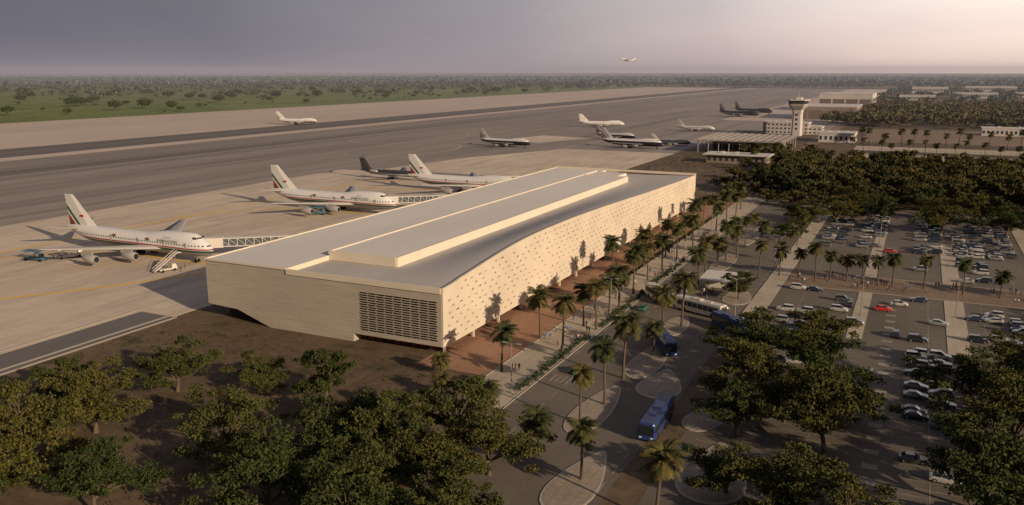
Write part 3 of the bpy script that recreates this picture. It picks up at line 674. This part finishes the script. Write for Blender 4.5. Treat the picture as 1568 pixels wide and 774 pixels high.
for x,y in ((-118,580),(-110,600),(-122,640),(-105,560),(-96,520),(-80,525),(-112,690),(-126,705),(-62,515),(-50,525)): mt(x,y,.62)
def pm(x,y,s=1,low=False): place(r_.choice(T_palmlow if low else T_palm),'palm_tree',x,y,0,r_.uniform(0,6.28),s*r_.uniform(.88,1.08))
for x,y in ((-95,191),(-97,221),(-86,212),(-90,239),(-85,237),(-87,265),(-88,284),(-101,299),(-89,305),(-94,348),(-88,344),(-95,387),(-96,405),(-88,258),(-89,325),(-97,326),(-88,372),(-97,430),(-88,420),(-97,455),(-88,445),(-88,470),(-97,480),(-90,495),(-98,505)): pm(x,y)
for x,y,s in ((-69,303,1.15),(-69,352,1.05),(-70,340,1),(-66,360,1),(-62,252,1.0),(-65,240,.95),(-62,221,.8),(-64,200,1.0),(-62.4,181,.95),(-63.7,168,.85),(-70,318,.9),(-69,372,.9),(-68,390,.8),(-68,410,.8),(-58,380,.8),(-53.7,143,.95),(-36,134,.95)): pm(x,y,s)
for x,y,s in ((-84.5,162,.9),(-108,181,.65),(-66.6,151,.9),(-100,168,.6)): pm(x,y,s,True)
for x in (-52,-44.6,-37.6,-31,-26,-20,-14.4,-9,-4,6.6,19.3,31,44,57,70): pm(x,335+r_.uniform(-3,3),.78)
for k in range(8): pm(-47+r_.uniform(-1,1),360+k*19,.6)
for x in np.arange(-60,140,14): pm(x+r_.uniform(-4,4),1000+r_.uniform(-15,15),1.1)
for x in np.arange(-60,140,13): pm(x+r_.uniform(-3,3),905+r_.uniform(-5,5),.8)
for k in range(14): pm(-130+r_.uniform(-25,30),790+r_.uniform(-45,40),.9)
for k in range(10): mt(-140+r_.uniform(-15,60),800+r_.uniform(-30,45),.7)
for x,y in ((-35,735),(10,760),(45,765),(80,770)): mt(x,y,.8)
# ---------------------------------------------------------------- distant masses
def mass(name,P,per,mat,leafk=.22,flat_=.75):
    P=np.array(P);n=len(P)
    d=rng.normal(size=(n,per,3));d/=np.linalg.norm(d,axis=2)[:,:,None];d*=rng.uniform(.25,1,(n,per))[:,:,None]**.5
    h=P[:,2][:,None];r=P[:,3][:,None]
    C=np.stack([P[:,0][:,None]+d[:,:,0]*r,P[:,1][:,None]+d[:,:,1]*r,h*.62+d[:,:,2]*h*.40*flat_],2).reshape(-1,3)
    C+=rng.normal(size=C.shape)*np.repeat(P[:,3],per)[:,None]*.1
    C[:,2]=np.maximum(C[:,2],.4)
    V=leaves(C,np.repeat(P[:,3],per)*leafk,.5,.7)
    T=[]
    for (x,y,hh,rr) in P:
        w=.045*hh
        for dx,dy in ((w,0),(0,w)): T.append([(x-dx,y-dy,0),(x+dx,y+dy,0),(x+dx*.6,y+dy*.6,hh*.55),(x-dx*.6,y-dy*.6,hh*.55)])
    V2=np.vstack([V,np.array(T).reshape(-1,3)]);Q=np.arange(len(V2)).reshape(-1,4);mi=np.zeros(len(Q));mi[len(V)//4:]=1
    return link(bpy.data.objects.new(name,npmesh(name,V2,Q,mi,[mat,M_bark])))
M_sav=leafmat('savannah_leaves',(.038,.052,.022),(.062,.075,.03),(.098,.10,.045),.05)
M_far1=leafmat('haze_tinted_foliage',(.075,.095,.06),(.095,.112,.075),(.12,.13,.09),.02)  # distance haze is mixed into these leaf colours
M_far2=leafmat('far_haze_tinted_foliage',(.11,.13,.125),(.13,.148,.14),(.155,.168,.158),.02)  # stronger distance haze painted in: leaf colours lighter and bluer
P=[]
while len(P)<230:
    a=math.radians(r_.uniform(-75,-5));D_=1430+r_.random()**.8*2100;x,y=D_*math.sin(a),D_*math.cos(a)
    if x<-1310:
        h=r_.choice((5,6,8,10,14,20,23))*r_.uniform(.8,1.2);P.append((x,y,h,h*r_.uniform(.5,.85)))
mass('savannah_trees',P,420,M_sav,.10)
P=[]
while len(P)<2000:
    a=math.radians(r_.uniform(-75,30));D_=2900+r_.random()*2600;x,y=D_*math.sin(a),D_*math.cos(a)
    if D_<3900 and r_.random()<.7: continue
    if x<-1320 or y>4450:
        h=r_.uniform(9,24);P.append((x,y,h,h*r_.uniform(.6,.95)))
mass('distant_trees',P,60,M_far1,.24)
P=[]
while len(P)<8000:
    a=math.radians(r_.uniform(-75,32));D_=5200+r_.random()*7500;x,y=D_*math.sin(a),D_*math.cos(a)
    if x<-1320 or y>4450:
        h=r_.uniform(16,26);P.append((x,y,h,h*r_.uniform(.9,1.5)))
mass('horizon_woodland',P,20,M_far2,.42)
P=[(r_.uniform(-150,520),r_.uniform(1330,2150),r_.uniform(14,20),r_.uniform(10,15)) for _ in range(640)]
mass('distant_woodland',P,150,leafmat('woodland_haze_tinted',(.06,.062,.034),(.09,.085,.048),(.13,.115,.065),.05),.16)  # lighter leaf colours carry a painted haze tint
P=[(r_.uniform(-120,1400),r_.uniform(2250,4400),r_.uniform(10,18),r_.uniform(8,14)) for _ in range(650)]
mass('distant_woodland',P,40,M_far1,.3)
# ---------------------------------------------------------------- far buildings
M_wb=surf('white_render',(.50,.46,.43),(.58,.535,.50),s1=.05,s2=.5,amp=.06);M_win=flat('window_dark',(.05,.05,.055),.2);M_brn=surf('brown_cladding',(.24,.19,.155),(.29,.23,.185),s1=.1,s2=.5)
b=MB()
def sq(x,y,z,hx,hy=None): hy=hy or hx;c=.7;return [(x-hx*c,y-hy,z),(x+hx*c,y-hy,z),(x+hx,y-hy*c,z),(x+hx,y+hy*c,z),(x+hx*c,y+hy,z),(x-hx*c,y+hy,z),(x-hx,y+hy*c,z),(x-hx,y-hy*c,z)]
b.loft([sq(0,0,0,6.5),sq(0,0,28,5.8),sq(0,0,33,6.6),sq(0,0,38,10.5),sq(0,0,41,12)],0)
b.loft([sq(0,0,41.01,10.8),sq(0,0,45,11.8)],1);b.loft([sq(0,0,45.01,13),sq(0,0,46.6,13)],0)
b.loft([sq(0,0,46.61,5),sq(0,0,49,4.5)],0);b.tube([(0,0,49),(0,0,57)],[.25,.1],6,0)
for k in range(8):
    a=k*math.pi/4+math.pi/8;b.tube([(11*math.cos(a),11*math.sin(a),41),(12*math.cos(a),12*math.sin(a),45)],[.25,.25],4,0)
for z in (8,14,20,26): b.box(-1,-6.6,z,1,-5.8,z+2.5,1)
o=b.obj('control_tower',[M_wb,M_win]);o.location=(-139,1112,0);o.scale=(.96,)*3
def building(name,x0,y0,x1,y1,h,floors=1,wm=None,over=0,door=False):
    b=MB();b.box(x0,y0,0,x1,y1,h,0);b.box(x0-over-.3,y0-over-.3,h+.01,x1+over+.3,y1+over+.3,h+.9,2)
    fh=h/floors;n=int((x1-x0)/5);m=int((y1-y0)/5)
    if door:
        k=max(2,int((x1-x0)/22));w=(x1-x0)/k
        for i in range(k): b.box(x0+i*w+1.5,y0-.12,0,x0+(i+1)*w-1.5,y0-.02,h*.72,3)
        for i in range(int((y1-y0)/12)): b.box(x1+.02,y0+4+i*12,h*.5,x1+.12,y0+11+i*12,h*.75,1)
    else:
        for f in range(floors):
            z=f*fh+fh*.3
            for i in range(n): b.box(x0+1+i*(x1-x0)/n,y0-.1,z,x0+1+i*(x1-x0)/n+2.6,y0-.02,z+fh*.42,1)
            for i in range(m): b.box(x1+.02,y0+1+i*(y1-y0)/m,z,x1+.1,y0+3.6+i*(y1-y0)/m,z+fh*.42,1)
    for i in range(3): b.box(x0+(x1-x0)*(.2+.25*i),y0+(y1-y0)*.4,h+.9,x0+(x1-x0)*(.2+.25*i)+3,y0+(y1-y0)*.4+4,h+2.4,2)
    return b.obj(name,[wm or M_wb,M_win,M_wb,M_hd])
M_hd=surf('hangar_door',(.15,.12,.10),(.19,.155,.13))
building('operations_building',-184,1134,-128,1164,14,3);building('operations_building',-128,1138,-112,1166,9,2)
building('hangar',-197,1500,-96,1640,21,1,M_brn,door=True);building('hangar',-190,1830,-90,1990,34,1,M_wb,door=True)
building('low_terminal_building',-167,742,-116,764,7.2,1,M_brn,over=2.5)
building('white_warehouse',-103,1018,-65,1060,10,1)
for (x,y,w,h) in ((-60,2600,90,14),(80,2900,120,16),(-40,3500,120,22),(260,3100,200,14),(500,3300,160,12),(-170,3000,60,18),(350,2500,110,12),(150,3900,180,20)): building('distant_building',x,y,x+w,y+50,h,1)
building('distant_building',70,1210,160,1240,9,1)
b=MB();x0,x1,y0,y1=-200,-113,832,930
for i in range(12):
    xa=x0+i*(x1-x0)/12;b.box(xa,y0,13,xa+4.6,y1,13.5,0);b.box(xa+2,y0,11.6,xa+2.4,y1,12.99,0)
for j in range(7): b.box(x0,y0+j*16,12.1,x1,y0+.5+j*16,12.98,0)
for i in range(9):
    for j in range(6): b.tube([(x0+3+i*10.1,y0+3+j*18,0),(x0+3+i*10.1,y0+3+j*18,12.2)],[.35,.35],6,0)
b.box(-190,870,0,-125,915,8,1);b.box(-190,869.8,1,-125,869.9,6,2)
b.obj('canopy_hall',[surf('canopy_metal',(.34,.30,.27),(.42,.375,.34),s1=.05,s2=.5),M_brn,M_win])
sheet('far_parking_lot',-60,770,260,892,.06,M_prom);sheet('far_road',-60,930,260,985,.05,M_prom);sheet('far_road',-112,560,-100,1500,.07,M_cross)
sheet('far_lot',-60,1050,400,1290,.05,M_cross)
for i in range(26): place(r_.choice(carm),'parked_car',r_.uniform(-50,120),800+r_.choice((0,12,50,62)),.07,1.57,S)
b=MB()
for i in range(60): b.box(-60+i*5,928,0,-59.6+i*5,928.3,2.4,0)
b.box(-60,928.05,1.9,240,928.25,2.1,0);b.obj('boundary_fence',[M_steel])
# ---------------------------------------------------------------- aerial haze (volume over the far field; its emission stands in for scattered light)
hz=MB();hz.box(-16000,900,-.5,9000,16000,150);ho=hz.obj('haze',[bpy.data.materials.new('haze_glow')])
m=ho.data.materials[0];m.use_nodes=True;nt=m.node_tree;nt.nodes.clear();out=N(nt,'ShaderNodeOutputMaterial')
ab=N(nt,'ShaderNodeVolumeAbsorption');em=N(nt,'ShaderNodeEmission');ads=N(nt,'ShaderNodeAddShader')
dn=.000075;ab.inputs['Color'].default_value=(0,0,0,1);ab.inputs['Density'].default_value=dn
em.inputs['Color'].default_value=(.33,.275,.285,1);em.inputs['Strength'].default_value=dn
nt.links.new(ab.outputs[0],ads.inputs[0]);nt.links.new(em.outputs[0],ads.inputs[1]);nt.links.new(ads.outputs[0],out.inputs['Volume'])
# ---------------------------------------------------------------- light, sky, camera
sd=Vector((.90,-.33,.32)).normalized()
l=bpy.data.lights.new('sun','SUN');l.energy=4.6;l.angle=math.radians(.6);l.color=(1,.79,.55)
lo=link(bpy.data.objects.new('sun',l));lo.rotation_euler=sd.to_track_quat('Z','Y').to_euler();lo.location=(100,0,200)
w=bpy.data.worlds.new('World');sc.world=w;w.use_nodes=True;nt=w.node_tree;bg=nt.nodes['Background']
sky=N(nt,'ShaderNodeTexSky');sky.sky_type='NISHITA';sky.sun_disc=False;sky.sun_elevation=math.asin(sd.z);sky.sun_rotation=math.atan2(sd.x,sd.y);sky.dust_density=4;sky.air_density=1.2
sk=mix(nt,sky.outputs[0],(.08,.075,.07),1.0,'MULTIPLY')
tc=N(nt,'ShaderNodeTexCoord');g=Vector((math.sin(math.radians(14)),math.cos(math.radians(14)),.12)).normalized()
dp=N(nt,'ShaderNodeVectorMath',operation='DOT_PRODUCT');nt.links.new(tc.outputs['Generated'],dp.inputs[0]);dp.inputs[1].default_value=g
mr=N(nt,'ShaderNodeMapRange');mr.inputs[1].default_value=.2;mr.inputs[2].default_value=1.0;nt.links.new(dp.outputs['Value'],mr.inputs[0])
hi=ramp(nt,mr.outputs[0],[(0,(.10,.105,.145)),(.40,(.15,.152,.195)),(.70,(.32,.31,.35)),(.86,(.62,.57,.58)),(.98,(1.2,1.1,1.02))])
lowc=ramp(nt,mr.outputs[0],[(0,(.19,.185,.235)),(.40,(.22,.21,.255)),(.72,(.40,.35,.375)),(.87,(.68,.55,.52)),(.98,(1.15,.86,.74))])
sp=N(nt,'ShaderNodeSeparateXYZ');nt.links.new(tc.outputs['Generated'],sp.inputs[0])
zr=ramp(nt,sp.outputs[2],[(0.0,(0,0,0)),(.11,(1,1,1))])
gr=mix(nt,lowc,hi,zr)
cl=N(nt,'ShaderNodeMapping');cl.inputs['Scale'].default_value=(1.5,1.5,9);nt.links.new(tc.outputs['Generated'],cl.inputs[0])
cf=ramp(nt,noise(nt,cl.outputs[0],1.6,6,.55),[(.3,(.92,.92,.94)),(.7,(1.09,1.07,1.05))])
gr=mix(nt,gr,cf,1.0,'MULTIPLY')
fin=mix(nt,gr,sk,.12)
nt.links.new(fin,bg.inputs[0]);bg.inputs[1].default_value=1.0
cam=bpy.data.cameras.new('camera');co=link(bpy.data.objects.new('camera',cam));cam.lens=36*1287/1568;cam.clip_end=80000;cam.clip_start=1
co.location=(0,0,78.5);co.rotation_euler=(math.radians(90-12.15),0,math.radians(25.7));sc.camera=co
sc.view_settings.view_transform='Standard';sc.view_settings.look='None';sc.view_settings.exposure=0
